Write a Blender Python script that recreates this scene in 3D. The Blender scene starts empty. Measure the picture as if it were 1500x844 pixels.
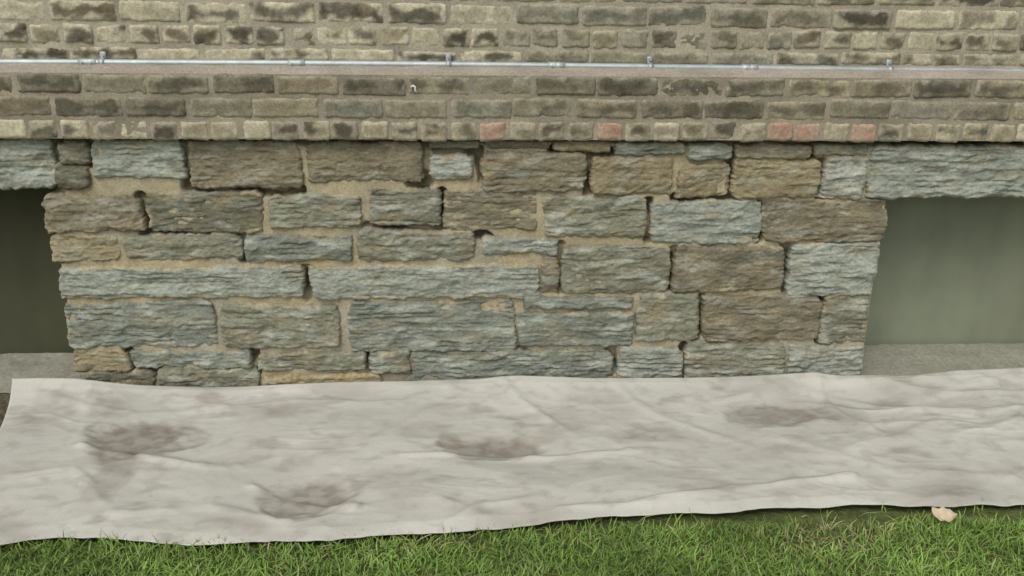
import bpy, math, random
import numpy as np
from mathutils import Matrix, Vector
random.seed(7); rng=np.random.default_rng(7)
scene=bpy.context.scene
# ------------------------------------------------------------ camera
F=1299.0
C=Vector((0,-3.0,1.377))
PITCH,YAW,ROLL=math.radians(18.4),math.radians(3.3),math.radians(0.67)
R=(Matrix.Rotation(-YAW,3,'Z')@Matrix.Rotation(math.pi/2-PITCH,3,'X')@Matrix.Rotation(ROLL,3,'Z'))
cd=bpy.data.cameras.new("camera"); cam=bpy.data.objects.new("camera",cd)
scene.collection.objects.link(cam); scene.camera=cam
cam.matrix_world=Matrix.Translation(C)@R.to_4x4()
cd.sensor_width=36; cd.lens=F/1500*36; cd.clip_start=.05; cd.clip_end=2000
# survey helpers: convert measurements taken from the photo into metres on real planes
def ray(u,v): return R@Vector(((u-750)/F,-(v-422)/F,-1))
def W(u,v,y0=-0.03):
    d=ray(u,v); t=(y0-C.y)/d.y; p=C+d*t; return p.x,p.z
def G(u,v,z0=0.0):
    d=ray(u,v); t=(z0-C.z)/d.z; p=C+d*t; return p.x,p.y
# ------------------------------------------------------------ noise
def h2(ix,iy,s):
    h=(ix.astype(np.int64)*374761393+iy.astype(np.int64)*668265263+int(s)*2147483647+int(s)*974634777)&0xFFFFFFFF
    h=((h^(h>>13))*1274126177)&0xFFFFFFFF
    h=((h^(h>>16))*2246822519)&0xFFFFFFFF
    return ((h^(h>>15))&0xFFFF)/65536.0
def pn(x,y,s=0):
    x=np.asarray(x,float); y=np.asarray(y,float)
    x,y=np.broadcast_arrays(x,y)
    ix=np.floor(x); iy=np.floor(y); fx=x-ix; fy=y-iy
    u=fx*fx*fx*(fx*(fx*6-15)+10); w=fy*fy*fy*(fy*(fy*6-15)+10)
    def g(a,b):
        t=h2(ix+a,iy+b,s)*2*math.pi
        return np.cos(t)*(fx-a)+np.sin(t)*(fy-b)
    return 1.5*((g(0,0)*(1-u)+g(1,0)*u)*(1-w)+(g(0,1)*(1-u)+g(1,1)*u)*w)
def fbm(x,y,s=0,o=4):
    r=0;a=1.;t=0
    for k in range(o):
        r=r+a*pn(x*(2**k)+k*17.3,y*(2**k)+k*9.1,s+k*31); t+=a; a*=.5
    return r/t*1.4
def sm(a,b,x):
    t=np.clip((x-a)/(b-a),0,1); return t*t*(3-2*t)
def lin(c):
    c=np.array(c,float)/255.; return np.where(c<.04045,c/12.92,((c+.055)/1.055)**2.4)
# ------------------------------------------------------------ mesh accumulator
class Acc:
    def __init__(s): s.V=[];s.F=[];s.C=[];s.n=0
    def grid(s,P,col):
        ny,nx=P.shape[:2]
        s.V.append(P.reshape(-1,3)); s.C.append(col.reshape(-1,3))
        i=np.arange(ny*nx).reshape(ny,nx)+s.n
        q=np.stack([i[:-1,:-1],i[:-1,1:],i[1:,1:],i[1:,:-1]],-1).reshape(-1,4)
        s.F.append(q); s.n+=ny*nx
    def build(s,name,mat,smooth=True,parent=None):
        V=np.concatenate(s.V); Fq=np.concatenate(s.F); Cc=np.concatenate(s.C)
        return mk(name,V,Fq.tolist(),mat,Cc,smooth,parent)
def mk(name,V,Fc,mat,col=None,smooth=True,parent=None):
    me=bpy.data.meshes.new(name)
    me.from_pydata(np.asarray(V).tolist(),[],Fc)
    if col is not None:
        a=me.color_attributes.new("Col","FLOAT_COLOR","POINT")
        c=np.ones((len(V),4),np.float32); c[:,:3]=np.clip(col,0,1); a.data.foreach_set("color",c.ravel())
    if smooth: me.polygons.foreach_set("use_smooth",[True]*len(me.polygons))
    me.materials.append(mat); me.update()
    o=bpy.data.objects.new(name,me); scene.collection.objects.link(o)
    if parent: o.parent=parent
    return o
# ------------------------------------------------------------ materials
def material(name,base=None,rough=.9,nscale=(60,60,60),var=.35,bump=.4,bscale=150,bdist=.003,metal=0.,spec=.2,stretch=(1,1,1),coarse=8):
    m=bpy.data.materials.new(name); m.use_nodes=True; nt=m.node_tree; N=nt.nodes; L=nt.links
    b=N["Principled BSDF"]; b.inputs["Roughness"].default_value=rough; b.inputs["Metallic"].default_value=metal
    b.inputs["Specular IOR Level"].default_value=spec
    tc=N.new("ShaderNodeTexCoord"); mp=N.new("ShaderNodeMapping"); mp.inputs["Scale"].default_value=stretch
    L.new(tc.outputs["Object"],mp.inputs["Vector"])
    n1=N.new("ShaderNodeTexNoise"); n1.inputs["Scale"].default_value=nscale[0]; n1.inputs["Detail"].default_value=3; n1.inputs["Roughness"].default_value=.65
    n2=N.new("ShaderNodeTexNoise"); n2.inputs["Scale"].default_value=coarse; n2.inputs["Detail"].default_value=3
    L.new(mp.outputs[0],n1.inputs["Vector"]); L.new(mp.outputs[0],n2.inputs["Vector"])
    mr=N.new("ShaderNodeMapRange"); mr.inputs[1].default_value=.3; mr.inputs[2].default_value=.7; mr.inputs[3].default_value=1-var; mr.inputs[4].default_value=1+var
    L.new(n1.outputs[0],mr.inputs[0])
    mr2=N.new("ShaderNodeMapRange"); mr2.inputs[1].default_value=.3; mr2.inputs[2].default_value=.7; mr2.inputs[3].default_value=1-var*.5; mr2.inputs[4].default_value=1+var*.5
    L.new(n2.outputs[0],mr2.inputs[0])
    mu=N.new("ShaderNodeMath"); mu.operation='MULTIPLY'; L.new(mr.outputs[0],mu.inputs[0]); L.new(mr2.outputs[0],mu.inputs[1])
    if base is None:
        at=N.new("ShaderNodeAttribute"); at.attribute_name="Col"; src=at.outputs["Color"]
    else:
        rg=N.new("ShaderNodeRGB"); rg.outputs[0].default_value=(*base,1); src=rg.outputs[0]
    vm=N.new("ShaderNodeVectorMath"); vm.operation='SCALE'; L.new(src,vm.inputs[0]); L.new(mu.outputs[0],vm.inputs["Scale"])
    L.new(vm.outputs[0],b.inputs["Base Color"])
    if bump>0:
        n3=N.new("ShaderNodeTexNoise"); n3.inputs["Scale"].default_value=bscale; n3.inputs["Detail"].default_value=3; n3.inputs["Roughness"].default_value=.6
        L.new(mp.outputs[0],n3.inputs["Vector"])
        bp=N.new("ShaderNodeBump"); bp.inputs["Strength"].default_value=bump; bp.inputs["Distance"].default_value=bdist
        L.new(n3.outputs[0],bp.inputs["Height"]); L.new(bp.outputs[0],b.inputs["Normal"])
    return m
M_stone=material("rough_limestone",var=.24,nscale=(85,),stretch=(1,1,1.8),bump=.7,bscale=120,bdist=.0035,coarse=14)
M_mort=material("lime_mortar",var=.2,nscale=(120,),bump=.7,bscale=160,bdist=.003)
M_brick=material("weathered_brick",var=.24,nscale=(110,),bump=.7,bscale=200,bdist=.002,coarse=25)
M_cloth=material("canvas",var=.05,nscale=(160,),bump=.25,bscale=420,bdist=.0012,coarse=5,spec=.05,rough=1.0)
M_grass=material("grass_blades",var=.15,nscale=(30,),bump=0,rough=.6,spec=.2)
M_ground=material("soil_and_turf",var=.4,nscale=(25,),bump=.8,bscale=60,bdist=.01,coarse=2,base=(.09,.11,.035))
M_pipe=material("galvanised_steel",base=(.42,.46,.45),rough=.55,metal=.6,var=.15,bump=.05,spec=.5,nscale=(30,))
M_panel=material("weathered_board",var=.05,nscale=(9,),bump=.1,bscale=40,stretch=(1.5,1.5,.7),rough=.7,coarse=3)
M_conc=material("concrete_sill",base=tuple(lin((142,141,126))),var=.2,nscale=(70,),bump=.5,bscale=120)
M_leaf=material("dry_leaf",base=(.50,.41,.28),var=.2,nscale=(60,),bump=.3,bscale=100,rough=.7)
M_white=material("white_paint",base=(.8,.8,.78),var=.05,bump=0,rough=.5)
# ------------------------------------------------------------ building
bld=bpy.data.objects.new("brick_building",None); scene.collection.objects.link(bld)
yS=-0.03; yB=-0.075; yU=0.0
X0,X1=-5.0,5.0
z_band_bot=W(750,206.5,yB)[1]; z_band_top=W(750,111,yB)[1]; z_up_bot=W(750,92,yU)[1]
# stones ------------------------------------------------------
cols={'g':(125,130,118),'G':(147,152,140),'w':(164,166,154),'b':(124,118,97),'B':(108,106,89),'t':(143,133,105),'m':(128,128,110),'y':(162,148,112)}
stones=[ # u0,v0,u1,v1,type
(-620,205,80,276,'G'),(84,207,130,240,'B'),(83,242,131,276,'B'),(132,206,270,264,'G'),(274,204,442,277,'b'),(447,207,621,270,'b'),
(628,205,704,221,'m'),(630,223,697,269,'w'),(712,206,806,219,'b'),(708,221,859,282,'b'),(810,207,896,222,'t'),(900,207,1006,229,'g'),(1008,210,1073,235,'g'),
(865,231,987,287,'t'),(992,238,1069,292,'t'),(1077,212,1190,231,'b'),(1075,233,1203,291,'t'),(1192,212,1274,231,'m'),(1207,233,1270,291,'w'),(1275,212,2000,290,'G'),
(62,287,209,341,'b'),(212,281,386,342,'B'),(392,285,531,336,'m'),(538,277,646,332,'m'),(650,279,790,341,'b'),(795,288,949,349,'m'),(952,294,1118,358,'G'),(1115,292,1302,356,'b'),
(72,343,177,386,'t'),(179,345,354,382,'m'),(357,345,516,384,'g'),(523,337,699,383,'m'),(706,349,819,375,'G'),(824,357,985,432,'m'),(988,361,1151,429,'b'),(1156,356,1287,433,'G'),
(85,388,446,438,'G'),(452,387,791,439,'G'),(793,374,821,430,'b'),
(95,442,317,511,'g'),(321,446,498,511,'m'),(511,439,758,516,'g'),(768,435,929,454,'g'),(758,456,930,509,'g'),(933,431,1028,501,'m'),(1028,433,1202,501,'b'),(1204,429,1273,507,'m'),
(105,513,189,547,'t'),(189,512,366,541,'g'),(112,544,229,582,'B'),(231,542,379,582,'m'),(379,515,535,545,'m'),(382,547,560,582,'y'),(541,517,603,549,'m'),(600,515,899,582,'g'),(903,507,1002,575,'G'),(1003,500,1151,575,'m'),(1155,507,1265,575,'G')]
A=Acc()
def stone(x0,z0,x1,z1,typ,seed,corner=None,backL=.03,backR=.03,backD=.03,res=.0042):
    x0-=.001;x1+=.001;z0-=.0005;z1+=.0005
    w=x1-x0; h=z1-z0
    nx=max(6,int(w/res)); nz=max(6,int(h/(res*.62)))
    s,t=np.meshgrid(np.linspace(0,1,nx),np.linspace(0,1,nz))
    j=rng.normal(0,.0042,8)
    X=(1-t)*((1-s)*(x0+j[0])+s*(x1+j[1]))+t*((1-s)*(x0+j[2])+s*(x1+j[3]))
    Z=(1-t)*((1-s)*(z0+j[4])+s*(z0+j[5]))+t*((1-s)*(z1+j[6])+s*(z1+j[7]))
    u=2*s-1; v=2*t-1
    r=min(.012,h*.12)
    cr=rng.uniform(0,1.9,4)
    cr=(cr[0]*(1-s)*(1-t)+cr[1]*s*(1-t)+cr[2]*(1-s)*t+cr[3]*s*t)
    X-=np.sign(u)*np.abs(u)**(max(4,w/.03))*np.abs(v)**4*r*cr
    Z-=np.sign(v)*np.abs(v)**(max(4,h/.03))*np.abs(u)**(max(4,w/.02))*r*cr*.8
    am=min(1,h/.07)
    X=X+.0055*am*pn(X*20,Z*20,seed)+.0055*am*pn(X*60,Z*90,seed+1)
    Z=Z+.0085*am*pn(X*11,Z*11,seed+2)+.0060*am*fbm(X*45,Z*45,seed+3,3)
    ex=np.minimum(s,1-s)*w; ez=np.minimum(t,1-t)*h
    e=np.minimum(ex,ez)
    zc=Z+.011*pn(X*3.5,Z*4,seed+5)+.0042*fbm(X*26,Z*26,seed+6,3)
    def layers(th,fx,sd):
        q=zc/th+sd*.37; Lq=np.floor(q); fr=q-Lq
        d0=pn(X*fx+Lq*13.71,Lq*7.37+.5,sd)+.5*pn(X*fx*3+Lq*5.1,Lq*3.3+.5,sd+1)
        d1=pn(X*fx+(Lq+1)*13.71,(Lq+1)*7.37+.5,sd)+.5*pn(X*fx*3+(Lq+1)*5.1,(Lq+1)*3.3+.5,sd+1)
        k=sm(.6,1,fr); return d0*(1-k)+d1*k, np.exp(-((fr-.82)/.13)**2)
    s1,c1=layers(.019,6,seed+7); s2,c2=layers(.0095,10,seed+17)
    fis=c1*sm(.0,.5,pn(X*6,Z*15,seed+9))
    hack=1-np.abs(fbm(X*18,Z*34,seed+10,4))*1.6
    facet=-np.abs(pn(X*8+1.5*pn(X*5,Z*5,seed+21),Z*13,seed+20))-.5*np.abs(pn(X*24,Z*34,seed+22))
    patch=sm(-.3,.25,pn(X*5,Z*9,seed+23))*.55+.45
    rm={'g':1.0,'G':1.05,'w':.9,'m':.8}.get(typ,.55)*patch
    prot=.016+.010*fbm(X*5,Z*8,seed+11,2)*am+rng.uniform(-.004,.008)
    edge=1-np.exp(-e/.0032)
    chip=sm(.1,.5,fbm(X*20,Z*20,seed+24,2))*np.exp(-e/.010)
    H=prot*edge+edge*(rm*(.0060*s1+.0034*s2-.006*fis)+.0050*hack+.007*facet+.002)-.009*chip
    Y=yS+.005-H
    base=lin(cols[typ])*rng.uniform(.9,1.1)
    c=np.ones(X.shape+(3,))*base
    tanm=sm(.05,.5,fbm(X*8+3,Z*16,seed+12,3))[...,None]*(.36 if typ in 'gGw' else .42)
    c=c*(1-tanm)+lin((147,136,106))*tanm
    gm=sm(.0,.5,fbm(X*8,Z*24,seed+13,4)+.3*s2)[...,None]*(.6 if typ in 'gGwm' else .34)
    c=c*(1-gm)+lin((170,174,160))*gm
    dk=sm(.12,.55,fbm(X*11,Z*30,seed+14,4))[...,None]*.45
    c=c*(1-dk)+lin((98,100,84))*dk
    if seed in(100+36*20,100+37*20):
        om=sm(.014,.005,np.minimum(t,1-t)*h+.006*pn(X*15,Z*5,seed+40))[...,None]*.75
        c=c*(1-om)+lin((170,155,118))*om
    dirt_shade=(.12*sm(.2,-.6,s1)+.30*fis+.10*np.exp(-e/.004))[...,None]  # AO-like shade painted into stone colour at fissures, recessed layers and edges
    c=c*(1-np.clip(dirt_shade,0,.6)*np.array([.9,.93,1.0]))
    ms=(sm(.10,.45,fbm(X*9,Z*14,seed+15,3)-e*26+.14)*.75)[...,None]
    c=c*(1-ms)+lin((158,148,122))*ms
    P=np.stack([X,Y,Z],-1)
    L=P[:,:1].copy(); Rr=P[:,-1:].copy(); L[...,1]=backL; Rr[...,1]=backR
    P=np.concatenate([L,P,Rr],1); c=np.concatenate([c[:,:1]*.9,c,c[:,-1:]*.9],1)
    B=P[:1].copy(); T=P[-1:].copy(); B[...,1]=np.maximum(B[...,1],backD); T[...,1]=np.maximum(T[...,1],.03)
    P=np.concatenate([B,P,T],0); c=np.concatenate([c[:1]*.9,c,c[-1:]*.9],0)
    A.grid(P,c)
for k,(u0,v0,u1,v1,ty) in enumerate(stones):
    um,vm=(u0+u1)/2,(v0+v1)/2
    if k in(0,19):
        ue=80 if k==0 else 1275
        xe=W(ue,vm,-.045)[0]
        z1=W(ue,v0,-.045)[1]; z0=W(ue,v1,-.045)[1]
        x0,x1=(xe-1.05,xe) if k==0 else (xe,xe+1.05)
    else:
        x0=W(u0,vm,-.045)[0]; x1=W(u1,vm,-.045)[0]; z1=W(um,v0,-.045)[1]; z0=W(um,v1,-.045)[1]
    z1=min(z1,z_band_bot-.004)
    lint=k in(0,19)
    bl=.26 if u0 in(62,72,85,95,105,112) else .03
    br=.26 if u1 in(1302,1287,1273,1265) else .03
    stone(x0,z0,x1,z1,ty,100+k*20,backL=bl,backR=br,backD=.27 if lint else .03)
xL=W(95,420,0)[0]; xR=W(1278,420,0)[0]
xLo=W(80,240,-.045)[0]-.98; xRo=W(1275,240,-.045)[0]+.98
def outer(xa,xb,seed):
    z=-.04; k=0; r2=random.Random(seed)
    while z<z_band_bot-.05:
        h=r2.choice([.08,.11,.14,.16]); 
        if z+h>z_band_bot-.06: h=z_band_bot-.008-z
        x=xa
        while x<xb-.02:
            w=r2.uniform(.2,.5)
            if x+w>xb-.15: w=xb-x
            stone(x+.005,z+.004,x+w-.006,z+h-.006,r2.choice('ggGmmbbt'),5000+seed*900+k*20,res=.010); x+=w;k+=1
        z+=h
outer(X0,xLo-.02,1); outer(xRo+.02,X1,2)
A.build("stone_foundation",M_stone,True,bld)
# mortar behind stones, with missing (open) joints --------------------
gaps=[(272,207,273,276),(205,290,212,338),(276,279,440,281),(447,395,449,436),(1072,215,1073,292),(1113,300,1112,352),(1028,438,1020,497),(1153,358,1153,430),(648,282,649,332),
(600,271,622,272),(702,345,715,349),(540,519,545,545),(820,362,823,425),(987,368,985,428),(765,512,770,519),(30,277,84,279),(640,222,700,223),(860,236,861,283),(990,292,1070,294),(1204,240,1204,290),
(950,298,951,350),(700,222,708,262),(810,220,898,224),(1002,510,1002,550),(372,516,375,545),(186,515,190,543),(352,348,356,380),(84,208,84,275),(131,208,132,240),(1190,214,1192,232),(1202,440,1203,500),
(446,404,451,404),(600,517,700,519),(620,208,628,266),(210,341,300,343),(895,510,902,545),(538,333,645,334),(120,543,230,545)]
A=Acc()
def mortar(xa,xb,seed,res=.006):
    nx=int((xb-xa)/res); nz=int((z_band_bot+.08)/res)
    X,Z=np.meshgrid(np.linspace(xa,xb,nx),np.linspace(-.08,z_band_bot+.02,nz))
    n=fbm(X*5,Z*5,seed,3)
    gm=np.zeros(X.shape)
    if seed==11:
        for (a,b,c_,d_) in gaps:
            p=np.array(W(a,b,-.04));q_=np.array(W(c_,d_,-.04));dv=q_-p
            tt=np.clip(((X-p[0])*dv[0]+(Z-p[1])*dv[1])/(dv@dv),0,1)
            dd=np.hypot(X-(p[0]+tt*dv[0]),Z-(p[1]+tt*dv[1]))+.006*pn(X*30,Z*30,77)
            gm=np.maximum(gm,sm(.022,.012,dd)*(.40+.6*sm(-.25,.25,pn(X*9,Z*9,79))))
        gm=np.maximum(gm,.6*sm(.020,.010,np.abs(Z-z_band_bot+.002)+.014*fbm(X*7,Z*7,78,2)))
    gap=gm*1.25
    Y=yS-.0020+.003*n+.002*fbm(X*40,Z*40,seed+9,3)+.042*gap
    c=lin((164,153,124))*np.ones(X.shape+(3,)); g=sm(-.2,.5,fbm(X*3,Z*3,seed+20,3))[...,None]
    c=c*(1-g)+lin((156,151,131))*g
    c=c*(1-.35*np.clip(gap,0,1)[...,None]); c=c*(1+.15*fbm(X*18,Z*18,seed+30,3))[...,None]
    P=np.stack([X,Y,Z],-1)
    for sl,ax in((0,1),(-1,1)):
        E=P[:,:1].copy() if sl==0 else P[:,-1:].copy(); E[...,1]=.30
        ce=c[:,:1] if sl==0 else c[:,-1:]
        P=np.concatenate([E,P],1) if sl==0 else np.concatenate([P,E],1)
        c=np.concatenate([ce,c],1) if sl==0 else np.concatenate([c,ce],1)
    A.grid(P,c)
mortar(xL+.015,xR-.015,11,.005); mortar(X0,xLo-.03,12,.02); mortar(xRo+.03,X1,13,.02)
A.build("foundation_mortar",M_mort,True,bld)
# opening fills -----------------------------------------------
def quadgrid(p00,p10,p11,p01,nx,ny,colf,name,mat,bumpamp=0,seed=0):
    a=Acc(); s,t=np.meshgrid(np.linspace(0,1,nx),np.linspace(0,1,ny)); s=s[...,None];t=t[...,None]
    P=(1-t)*((1-s)*np.array(p00)+s*np.array(p10))+t*((1-s)*np.array(p01)+s*np.array(p11))
    if bumpamp: P[...,2]+=bumpamp*fbm(P[...,0]*14,P[...,1]*14,seed,3); 
    a.grid(P,colf(P)); return a.build(name,mat,True,bld)
yP=.24
zsill=.035
def pc(base,dk):
    def f(P):
        X,Z=P[...,0],P[...,2]
        c=np.ones(P.shape)*lin(base)
        st=fbm(X*14,Z*.9,77,3)[...,None]; c=c*(1+.06*st)
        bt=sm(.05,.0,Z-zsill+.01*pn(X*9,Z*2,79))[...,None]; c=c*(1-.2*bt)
        return c*(1+.16*fbm(X*3,Z*3.5,78,3)[...,None])
    return f
zt=z_band_bot
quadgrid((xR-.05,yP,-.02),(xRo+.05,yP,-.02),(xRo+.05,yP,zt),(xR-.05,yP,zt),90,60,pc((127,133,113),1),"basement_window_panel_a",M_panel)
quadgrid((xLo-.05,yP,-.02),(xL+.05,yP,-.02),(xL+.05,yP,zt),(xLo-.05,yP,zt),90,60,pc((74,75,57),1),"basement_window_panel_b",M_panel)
for a,b,nm in((xR-.02,xRo+.03,"sill_a"),(xLo-.03,xL+.02,"sill_b")):
    one=lambda P:np.ones(P.shape)*.4
    quadgrid((a,-.03,.004),(b,-.03,.004),(b,yP+.01,zsill+.012),(a,yP+.01,zsill+.012),140,30,one,nm,M_conc,.004,5)
# bricks -----------------------------------------------------------
A=Acc(); AM=Acc()
bc={'olive':(126,122,101),'dark':(96,92,76),'cream':(184,177,150),'grey':(130,128,111),'red':(164,132,113),'tan':(148,140,114),'brown':(120,111,90)}
def brick(x0,x1,z0,z1,y,kind,seed,back=.02,soot=.3,cream=.3,res=.006):
    w=x1-x0;h=z1-z0
    nx=max(5,int(w/res)); nz=max(5,int(h/res))
    s,t=np.meshgrid(np.linspace(0,1,nx),np.linspace(0,1,nz))
    j=rng.normal(0,.0018,4)
    X=x0+s*w+j[0]; Z=z0+t*h+j[1]+(s-.5)*j[2]*1.8
    u=2*s-1;v=2*t-1
    X=X-np.sign(u)*np.abs(u)**8*np.abs(v)**5*.004+.0025*pn(X*40,Z*40,seed)+.0020*pn(X*120,Z*120,seed+8)
    Z=Z-np.sign(v)*np.abs(v)**5*np.abs(u)**14*.003+.0028*pn(X*30,Z*30,seed+1)+.0020*pn(X*110,Z*110,seed+9)
    e=np.minimum(np.minimum(s,1-s)*w,np.minimum(t,1-t)*h)
    chip=sm(.15,.6,fbm(X*25,Z*25,seed+2,3))
    H=(.0070+rng.normal(0,.0018))*(1-np.exp(-e/.0022))+.0018*fbm(X*50,Z*50,seed+3,3)-.0055*chip*sm(.02,.0,e)
    Y=y+.0030-H
    c=np.ones(X.shape+(3,))*lin(bc[kind])*rng.uniform(.84,1.10)
    cm=(sm(.25,-.15,fbm(X*14,Z*18,seed+4,3)+e*26-.40)*cream)[...,None]
    c=c*(1-cm)+lin((188,181,156))*cm
    so=(sm(-.3,.4,fbm(X*12,Z*16,seed+5,4)+e*20-.32)*soot)[...,None]
    c=c*(1-so)+lin((68,66,56))*so
    ms=(sm(.08,.45,fbm(X*16,Z*30,seed+6,3)-e*32+.16)*.65)[...,None]
    c=c*(1-ms)+lin((154,149,132))*ms
    P=np.stack([X,Y,Z],-1)
    L=P[:,:1].copy();Rr=P[:,-1:].copy();L[...,1]=y+back;Rr[...,1]=y+back
    P=np.concatenate([L,P,Rr],1);c=np.concatenate([c[:,:1],c,c[:,-1:]],1)
    B=P[:1].copy();T=P[-1:].copy();B[...,1]=y+back;T[...,1]=y+back
    P=np.concatenate([B,P,T],0);c=np.concatenate([c[:1],c,c[-1:]],0)
    A.grid(P,c)
xcol=[(W(u,190,yB)[0],u) for u in range(-1500,3200,20)]
XC=np.array([a for a,_ in xcol]);UC=np.array([b for _,b in xcol])
reds=[722,889,1143,1184,1260]
def course(z0,z1,y,header,off,seed,back=.02,upper=False,redrow=False):
    p=.098 if header else .2095
    x=X0+off; k=0
    g=.0062
    if redrow:
        p=(W(1184,190,yB)[0]-W(722,190,yB)[0])/11
        xc=W(722,190,yB)[0]-p/2; x=xc-math.floor((xc-X0)/p)*p
    while x<X1:
        w=p if redrow else p*rng.uniform(.94,1.06)
        xm=x+w/2
        vis=abs(xm)<2.3 and z0<1.5
        ucol=float(np.interp(xm,XC,UC))
        if upper:
            if ucol<735: kind=rng.choice(['tan','cream','dark','brown'],p=[.24,.36,.2,.2]); so=rng.choice([.25,.85,.8]); cr=.9
            elif ucol<1180: kind=rng.choice(['grey','olive','dark','tan'],p=[.4,.33,.12,.15]); so=rng.choice([.15,.5,.3]); cr=.35
            else: kind=rng.choice(['olive','cream','dark','brown'],p=[.35,.2,.2,.25]); so=rng.choice([.3,.7,.6]); cr=.65
        else:
            kind=rng.choice(['olive','grey','dark','tan','brown'],p=[.28,.22,.15,.12,.23]); so=rng.choice([.15,.4,.7],p=[.45,.35,.2]); cr=.2
            if redrow:
                kind=rng.choice(['olive','dark','tan','cream'],p=[.25,.25,.28,.22]); so=rng.choice([.15,.45,.85]); cr=.5
            if ucol>1150 and rng.random()<.45: kind='tan'
        if redrow:
            for a in reds:
                if abs(ucol-a)<20.5: kind='red'; so=.12; cr=.3
        jg=rng.uniform(-.003,.003)
        brick(x+g/2+jg,x+w-g/2+jg,z0,z1,y,kind,9000+seed*400+k*7,back,so,cr,.0055 if vis else .016)
        x+=w;k+=1
wz=lambda v,y:W(750,v,y)[1]
course(wz(206,yB),wz(178,yB),yB,True,0,1,.13,redrow=True)
course(wz(174,yB),wz(144.5,yB),yB,False,-.03,2)
course(wz(140.8,yB),wz(112.5,yB),yB,False,.07,3,.05)
zz=wz(73,yU)
course(wz(93,yU),zz,yU,False,-.05,4,upper=True)
course(wz(69.5,yU),wz(41,yU),yU,True,.02,5,upper=True)
zc0=wz(37.5,yU); ph=.0735; k=6
while zc0<3.2:
    course(zc0,zc0+ph-.0072,yU,(k%6==5),(.05 if k%2 else -.06),k,upper=True); zc0+=ph; k+=1
A.build("brick_courses",M_brick,True,bld)
ztop=zc0
def mp(xa,xb,za,zb,y,seed,base,res=.012):
    nx=int((xb-xa)/res);nz=max(3,int((zb-za)/res))
    X,Z=np.meshgrid(np.linspace(xa,xb,nx),np.linspace(za,zb,nz))
    Y=y+.0005+.0018*fbm(X*30,Z*30,seed,3)+.001*fbm(X*4,Z*4,seed+4,2)
    c=lin(base)*(1+.3*fbm(X*6,Z*14,seed+2,3)[...,None]); 
    AM.grid(np.stack([X,Y,Z],-1),c)
mp(X0,X1,z_band_bot+.004,z_band_top,yB,31,(144,137,119))
mp(X0,X1,z_up_bot-.01,ztop,yU,32,(160,153,134))
s,t=np.meshgrid(np.linspace(X0,X1,900),np.linspace(0,1,10))
Y=yB+.003+t*(yU+.006-yB); Z=z_band_top-.002+t*(z_up_bot-z_band_top+.004)+.003*fbm(s*12,t*2,55,3)+np.sin(t*np.pi)*.006
Y=Y+(.004*fbm(s*9,t*0+.5,56,3))*(1-t)
c=lin((150,142,129))*(1+.15*fbm(s*6,t*3,57,3)[...,None]); AM.grid(np.stack([s,Y,Z],-1),c)
s,t=np.meshgrid(np.linspace(X0,X1,60),np.linspace(0,1,3))
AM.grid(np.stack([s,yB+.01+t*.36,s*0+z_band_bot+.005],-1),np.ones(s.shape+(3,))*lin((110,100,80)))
AM.build("brick_mortar",M_mort,True,bld)
def box(name,x0,x1,y0,y1,z0,z1,mat,parent=bld):
    V=[(x,y,z) for x in(x0,x1) for y in(y0,y1) for z in(z0,z1)]
    Fc=[(0,1,3,2),(4,6,7,5),(0,4,5,1),(2,3,7,6),(0,2,6,4),(1,5,7,3)]
    return mk(name,V,Fc,mat,np.ones((8,3))*lin((130,124,100)),False,parent)
box("wall_core",X0+.01,X1-.01,.32,4,-.1,ztop-.02,M_mort)
box("wall_core_upper",X0+.01,X1-.01,.02,.318,z_band_bot+.02,ztop-.02,M_mort)
# ------------------------------------------------------------ conduit
def tube(path,rad,n=16):
    V=[];Fc=[]
    path=[Vector(p) for p in path]
    for i,p in enumerate(path):
        d=(path[min(i+1,len(path)-1)]-path[max(i-1,0)]).normalized()
        up=Vector((0,0,1)) if abs(d.z)<.9 else Vector((1,0,0))
        a=d.cross(up).normalized(); b=a.cross(d).normalized()
        rr=rad[i] if hasattr(rad,'__len__') else rad
        for k in range(n):
            th=2*math.pi*k/n; V.append(tuple(p+a*math.cos(th)*rr+b*math.sin(th)*rr))
    for i in range(len(path)-1):
        for k in range(n):
            Fc.append((i*n+k,i*n+(k+1)%n,(i+1)*n+(k+1)%n,(i+1)*n+k))
    Fc.append(tuple(range(n))[::-1]); Fc.append(tuple(range((len(path)-1)*n,len(path)*n)))
    return V,Fc
con=bpy.data.objects.new("electrical_conduit",None); scene.collection.objects.link(con)
yc=yU-.020
pts=[(-10,91.5),(150,92),(400,93),(700,95.5),(900,98),(1100,100.5),(1300,103),(1500,105.5)]
P3=[(W(u,v,yc)[0],yc,W(u,v,yc)[1]) for u,v in pts]
P3=[(X0+.1,yc,P3[0][2]+.0)]+P3+[(X1-.1,yc,P3[-1][2])]
xs=np.linspace(P3[0][0],P3[-1][0],160); zs=np.interp(xs,[p[0] for p in P3],[p[2] for p in P3])
V,Fc=tube([(x,yc,z) for x,z in zip(xs,zs)],.0115); mk("pipe",V,Fc,M_pipe,None,True,con)
zat=lambda x:float(np.interp(x,xs,zs))
for u in(-250,130,435,815,1098,1600):
    x=W(u,97,yc)[0]; z=zat(x)
    V,Fc=tube([(x-.028,yc,zat(x-.028)),(x-.027,yc,zat(x-.027)),(x-.003,yc,z),(x,yc,z),(x+.003,yc,z),(x+.027,yc,zat(x+.027)),(x+.028,yc,zat(x+.028))],[.0115,.0138,.0138,.0128,.0138,.0138,.0115])
    mk("coupling",V,Fc,M_pipe,None,True,con)
    for dx in(-.014,.014):
        V,Fc=tube([(x+dx,yc-.010,z+.002),(x+dx,yc-.018,z+.003)],.0035,8); mk("set_screw",V,Fc,M_pipe,None,False,con)
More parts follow.
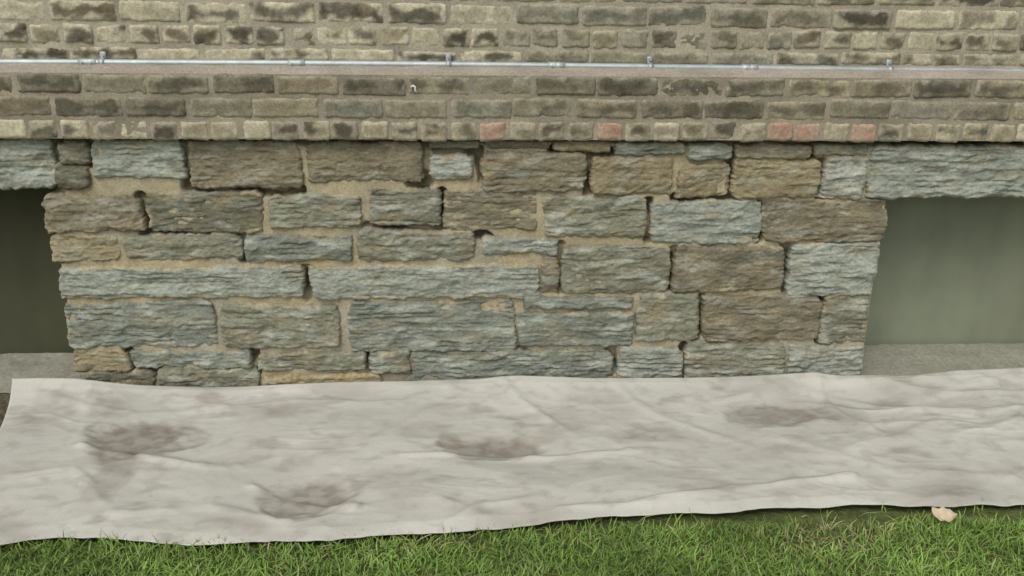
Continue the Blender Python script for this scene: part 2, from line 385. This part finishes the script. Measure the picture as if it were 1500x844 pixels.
for u in(-120,150,657,953,1305,1620):
    x=W(u,92,yc)[0]; z=zat(x)
    V=[];Fc=[]; n=12; hw=.009
    prof=[(yU+.001,z-.0125)]
    for k in range(n+1):
        th=-math.pi/2-math.pi*k/n
        prof.append((yc+math.cos(th)*.0133,z+math.sin(th)*.0133))
    prof+= [(yU-.008,z+.0138),(yU-.008,z+.034)]
    for (yy,z_) in prof: V+=[(x-hw,yy,z_),(x+hw,yy,z_)]
    for k in range(len(prof)-1): Fc.append((2*k,2*k+1,2*k+3,2*k+2))
    o=mk("strap",V,Fc,M_pipe,None,True,con); md=o.modifiers.new("s",'SOLIDIFY'); md.thickness=.0016
    V,Fc=tube([(x,yU-.004,z+.024),(x,yU-.013,z+.024)],.005,8); mk("strap_screw",V,Fc,M_pipe,None,False,con)
x,z=W(607,131,yB-.01)
V,Fc=tube([(x-.008,yB+.005,z+.006),(x-.009,yB-.012,z+.007),(x-.004,yB-.014,z+.012),(x+.003,yB-.014,z+.008),(x+.002,yB-.012,z-.002),(x+.008,yB-.010,z-.010)],[.002,.0028,.003,.003,.003,.002],8)
mk("bent_wire",V,Fc,M_white)
# ------------------------------------------------------------ ground
n=160
q=np.linspace(-1,1,n); q=np.sign(q)*np.abs(q)**3*150
X,Y=np.meshgrid(q,q); a=Acc(); a.grid(np.stack([X,Y,X*0-.004],-1),np.ones(X.shape+(3,))*.2)
a.build("ground",M_ground)
M_soil=material("soil",base=(.11,.095,.06),var=.45,nscale=(60,),bump=1,bscale=90,bdist=.006)
X,Y=np.meshgrid(np.linspace(X0,X1,800),np.linspace(-.45,.0,36)); a=Acc()
a.grid(np.stack([X,Y,.004+.005*fbm(X*9,Y*9,66,3)],-1),np.ones(X.shape+(3,))*.1); a.build("soil_strip",M_soil)
# ------------------------------------------------------------ drop cloth
top=[(18,556),(60,555),(110,556),(150,561),(200,566),(300,570),(360,568),(430,564),(500,561),(600,560),(700,557),(750,552),(800,553),(870,556),(1000,555),(1100,552),(1190,547),(1230,552),(1290,552),(1330,553),(1400,545),(1500,540),(1700,530),(1900,521)]
bot=[(-70,803),(0,799),(50,791),(100,788),(150,790),(200,793),(280,798),(340,795),(400,792),(480,795),(550,789),(600,785),(640,783),(700,776),(750,773),(800,768),(850,765),(900,756),(935,756),(1000,752),(1050,753),(1100,750),(1150,746),(1200,746),(1250,742),(1300,741),(1350,744),(1400,744),(1440,739),(1500,738),(1700,734),(1900,730)]
def topw(u,v):
    x,y=G(u,v,.012)
    if y>-.085:
        x,z=W(u,v,-.085); return (x,-.085,max(z,.012))
    return (x,y,.012)
T3=np.array([topw(u,v) for u,v in top]); B3=np.array([(*G(u,v,.022),.022) for u,v in bot])
nx,ny=640,200
s=np.linspace(0,1,nx)
xt=T3[0,0]+(T3[-1,0]-T3[0,0])*s; xb=B3[0,0]+(B3[-1,0]-B3[0,0])*s
yt=np.interp(xt,T3[:,0],T3[:,1]); zt_=np.interp(xt,T3[:,0],T3[:,2])
yb=np.interp(xb,B3[:,0],B3[:,1]); zb_=np.interp(xb,B3[:,0],B3[:,2])
t=np.linspace(0,1,ny)[:,None]
X=(1-t)*xt+t*xb; Y=(1-t)*yt+t*yb
Z=.014+(zt_-.012)*np.exp(-t*1.0/.07)+.006*t
Zd=np.zeros_like(Z)
wx=X+.25*pn(X*.9,Y*1.6,201); wy=Y+.12*pn(X*1.3,Y*1.3,202)+.05*pn(X*4,Y*4,203)
r1=1-np.abs(pn(wx*1.1,wy*5,204)); r2=1-np.abs(pn(wx*2.2+wy*2.0,wy*9-wx*1.2,205)); r3=1-np.abs(pn(wx*5-wy*6,wy*11+wx*4,206))
r4=1-np.abs(pn(wx*9+wy*4,wy*8-wx*5,216))
rt=1+.6*sm(.9,1.6,X)
Zd+=.020*(fbm(X*1.6,Y*3,207,2)*.5+.5)+rt*(.007*r1**4*sm(-.1,.5,pn(X*1.3,Y*2,208))+.0032*r2**4*sm(-.1,.5,pn(X*1.9,Y*3,211))+.0022*r3**3*sm(-.2,.4,pn(X*2,Y*3,209))+.0018*r4**2*sm(-.1,.5,pn(X*2.5,Y*3,217)))+.0016*fbm(X*14,Y*18,210,3)
def seg(P,amp,wd):
    global Zd
    D=np.full(X.shape,9.)
    for (a,b),(c_,d_) in zip(P[:-1],P[1:]):
        p=np.array(G(a,b,.02));q_=np.array(G(c_,d_,.02)); dv=q_-p; L2=dv@dv
        tt=np.clip(((X-p[0])*dv[0]+(Y-p[1])*dv[1])/L2,0,1)
        D=np.minimum(D,np.hypot(X-(p[0]+tt*dv[0]),Y-(p[1]+tt*dv[1])))
    D=np.abs(D+.008*pn(X*12,Y*12,221))
    Zd=Zd+1.35*amp*np.exp(-(D/(wd*1.15))**2)*np.clip(.75+.6*pn(X*6,Y*6,222),.2,1.2)
seg([(590,672),(700,669),(800,674),(950,662)],.008,.012)
seg([(120,655),(240,680),(330,690)],.007,.014)
seg([(60,590),(200,610),(330,600)],.006,.016)
seg([(820,752),(930,744),(1080,722),(1250,703)],.009,.013)
seg([(500,690),(560,640),(640,600)],.005,.018)
seg([(720,560),(760,590),(840,640)],.006,.014)
seg([(1050,590),(1150,572),(1290,600),(1420,610)],.006,.018)
seg([(370,715),(430,737),(520,750)],.007,.012)
seg([(1150,650),(1300,690),(1480,700)],.005,.02)
seg([(170,760),(300,742),(420,770)],.006,.018)
seg([(20,620),(120,600),(160,560)],.005,.014)
seg([(880,560),(960,610),(1100,660)],.004,.016)
seg([(1190,556),(1215,600),(1290,640)],.006,.012)
seg([(1310,560),(1400,575),(1490,565)],.006,.014)
seg([(640,780),(700,750),(790,735)],.005,.014)
seg([(20,700),(110,690),(150,740)],.005,.014)
C_=np.ones(X.shape+(3,))*lin((185,183,173))
tone=fbm(X*2.2,Y*5,230,4)[...,None]; C_=C_*(1+.12*tone)
dirt_shade=sm(.0,.65,fbm(X*3.2,Y*6,231,4))[...,None]*.40
C_=C_*(1-dirt_shade)+lin((145,139,127))*dirt_shade
dirt_shade=sm(.1,.6,fbm(X*14,Y*17,233,4))[...,None]*.28
C_=C_*(1-dirt_shade)+lin((138,132,121))*dirt_shade
dirt_shade=sm(.3,.7,fbm(X*5+.7*Y,Y*9,235,5))[...,None]*.35
C_=C_*(1-dirt_shade)+lin((124,117,105))*dirt_shade
for (u,v,ru,rv,am,dp) in [(208,643,85,30,1.,.014),(725,657,82,20,.98,.012),(455,733,78,28,.92,.013),(1140,608,78,19,.85,.011),(170,700,28,44,.5,.0),(380,605,60,14,.4,0),(1235,610,30,22,.4,0),(940,640,60,10,.45,0),(1330,575,60,14,.35,0),(620,635,50,14,.35,0),(160,600,30,16,.45,0),(1380,720,70,10,.3,0),(820,610,50,10,.3,0),(1200,660,60,12,.3,0)]:
    cx,cy=G(u,v,.02); rx=abs(G(u+ru,v,.02)[0]-cx); ry=abs(G(u,v-rv,.02)[1]-cy)
    nz=.34*fbm(X*7,Y*9,int(u),4)
    d=np.sqrt(((X-cx)/rx)**2+((Y-cy)/ry)**2)+nz
    mk_=sm(1.15,.6,d); ring=np.exp(-((d-1.0)/.13)**2)*sm(-.3,.6,pn(X*5,Y*5,int(u)+3))
    tx=.8+.35*sm(-.3,.4,fbm(X*20,Y*24,int(u)+5,3))
    m_=np.clip(am*(.70*mk_*tx+.30*ring),0,.92)[...,None]
    C_=C_*(1-m_)+lin((116,110,96))*m_
    Zd=Zd-dp*mk_+dp*.35*ring
edge=np.minimum(1,np.minimum(t/.03,(1-t)/.05)); 
Z=Z+Zd*(.25+.75*edge)+.006*np.clip(pn(X*5,0*X+.5,242),0,1)*sm(.93,1,t)
Y=Y+(.008*pn(X*7,0*X+.5,241)+.004*pn(X*21,0*X+.5,243))*sm(.85,1,t)
a=Acc(); a.grid(np.stack([X,Y,Z],-1)[::-1],C_[::-1]); o=a.build("canvas_drop_cloth",M_cloth)
md=o.modifiers.new("s",'SOLIDIFY'); md.thickness=.0025; md.offset=-1
# ------------------------------------------------------------ grass
def edge_y(x): return np.interp(x,B3[:,0],B3[:,1])
xs_=[];ys_=[]
x=rng.uniform(-1.75,1.9,95000);y=rng.uniform(-1.95,-.95,95000); xs_.append(x);ys_.append(y)
x=rng.uniform(-3.6,3.6,35000);y=rng.uniform(-3.8,-.2,35000); xs_.append(x);ys_.append(y)
x=np.concatenate(xs_);y=np.concatenate(ys_)
keep=(y<edge_y(x)+.006+.006*pn(x*9,x*0,5))|((x<T3[0,0]-.22)&(y<-.12))
def bare_f(x,y):
    b=0
    for (u,v,rx,ry) in((1245,772,.13,.06),(1190,800,.1,.04),(640,800,.08,.03)):
        cx,cy=G(u,v); b=b+np.exp(-(((x-cx)/rx)**2+((y-cy)/ry)**2))
    return b
bare=bare_f(x,y)
keep&=rng.random(len(x))>bare*.45
cl=fbm(x*7,y*7,301,3); keep&=rng.random(len(x))<.75+.4*cl
x=x[keep];y=y[keep]
xw=rng.uniform(W(1290,545)[0],3.4,2500); yw=rng.uniform(-.12,-.03,2500)
kw=rng.random(2500)<sm(-.2,.5,pn(xw*5,yw*9,7)); nweed=kw.sum()
x=np.concatenate([x,xw[kw]]);y=np.concatenate([y,yw[kw]])
n=len(x)
hgt=rng.uniform(.016,.038,n)*(1+.3*fbm(x*5,y*5,302,2)); hgt[-nweed:]*=.6
lng=rng.random(n)<.03; hgt[lng]*=1.45
near=np.abs(y-edge_y(x))<.03; hgt[near]*=rng.uniform(.9,1.35,near.sum())
th=rng.uniform(0,2*np.pi,n)+1.2*pn(x*4,y*4,303); lean=np.abs(rng.normal(.6,.4,n))
wd=rng.uniform(.0011,.0021,n)
dx=np.cos(th);dy=np.sin(th); fa=rng.uniform(0,2*np.pi,n); sx=np.cos(fa)*wd;sy=np.sin(fa)*wd
def lvl(f):
    k=lean*f**1.7*hgt*1.3
    return x+dx*k,y+dy*k,hgt*f*(1-.35*np.minimum(lean,1.5)*f)
V=np.zeros((n,7,3))
for i,(f,wf) in enumerate([(0,.8),(.4,1),(.75,.7)]):
    a_,b_,c_=lvl(np.full(n,f))
    V[:,2*i]=np.stack([a_-sx*wf,b_-sy*wf,c_],-1); V[:,2*i+1]=np.stack([a_+sx*wf,b_+sy*wf,c_],-1)
V[:,6]=np.stack(lvl(np.ones(n)),-1)
b0=(np.arange(n)*7)[:,None]
Fq=np.concatenate([b0+[0,1,3,2],b0+[2,3,5,4]]).tolist()+(b0+[4,5,6]).tolist()
hue=rng.random(n); pd=.06+.5*np.clip(bare_f(x,y),0,1)
cc=np.where((rng.random(n)<pd)[:,None],[[.34,.31,.16]],np.array([[.165,.285,.065]])*(1+.4*(hue[:,None]-.5))+np.array([[.05,.03,.0]])*rng.random((n,1)))
cc=cc*(1+.5*fbm(x*3,y*4,305,3))[:,None]
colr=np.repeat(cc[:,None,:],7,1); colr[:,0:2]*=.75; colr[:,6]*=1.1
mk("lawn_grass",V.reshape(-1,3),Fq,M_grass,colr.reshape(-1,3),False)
# ------------------------------------------------------------ fallen leaf
lx,ly=G(1382,757,.04)
nu,nv=15,9; P=np.zeros((nv,nu,3))
for j in range(nv):
    for i in range(nu):
        a=i/(nu-1); b=(j/(nv-1)-.5)*2
        wdt=.019*math.sin(math.pi*min(1,a*.97+.02))**.7*(1+.15*math.sin(a*19))
        X_=(a-.5)*.062; Y_=b*wdt
        Z_=.010*b*b+.012*(a-.5)**2*8*.5+.003*math.sin(a*9+b*3)
        P[j,i]=(X_,Y_,Z_)
ca,sa=math.cos(-.5),math.sin(-.5)
Q=P.copy(); Q[...,0]=P[...,0]*ca-P[...,1]*sa+lx; Q[...,1]=P[...,0]*sa+P[...,1]*ca+ly; Q[...,2]=P[...,2]+.036+(P[...,1])*.5
a=Acc(); a.grid(Q,np.ones(Q.shape)*.5); o=a.build("fallen_leaf",M_leaf); md=o.modifiers.new("s",'SOLIDIFY'); md.thickness=.0008
# ------------------------------------------------------------ light
w=bpy.data.worlds.new("World"); scene.world=w; w.use_nodes=True; nt=w.node_tree
bg=nt.nodes["Background"]; sky=nt.nodes.new("ShaderNodeTexSky"); sky.sky_type='NISHITA'; sky.sun_disc=False
EL,AZ=50,207
sky.sun_elevation=math.radians(EL); sky.sun_rotation=math.radians(AZ); sky.dust_density=4; sky.air_density=1.2
hs=nt.nodes.new("ShaderNodeHueSaturation"); hs.inputs["Saturation"].default_value=.3
nt.links.new(sky.outputs[0],hs.inputs["Color"]); nt.links.new(hs.outputs[0],bg.inputs["Color"]); bg.inputs["Strength"].default_value=.15
sd=bpy.data.lights.new("sun",'SUN'); sd.energy=.9; sd.angle=math.radians(35); sd.color=(1,.985,.95)
so=bpy.data.objects.new("sun",sd); scene.collection.objects.link(so)
az=math.radians(AZ); el=math.radians(EL)
dirv=Vector((math.sin(az)*math.cos(el),math.cos(az)*math.cos(el),math.sin(el)))
so.rotation_euler=dirv.to_track_quat('Z','Y').to_euler(); so.location=(dirv*10)
scene.view_settings.view_transform='Standard'; scene.view_settings.look='None'; scene.view_settings.exposure=0
print("verts",sum(len(m.vertices) for m in bpy.data.meshes), "grass",n)
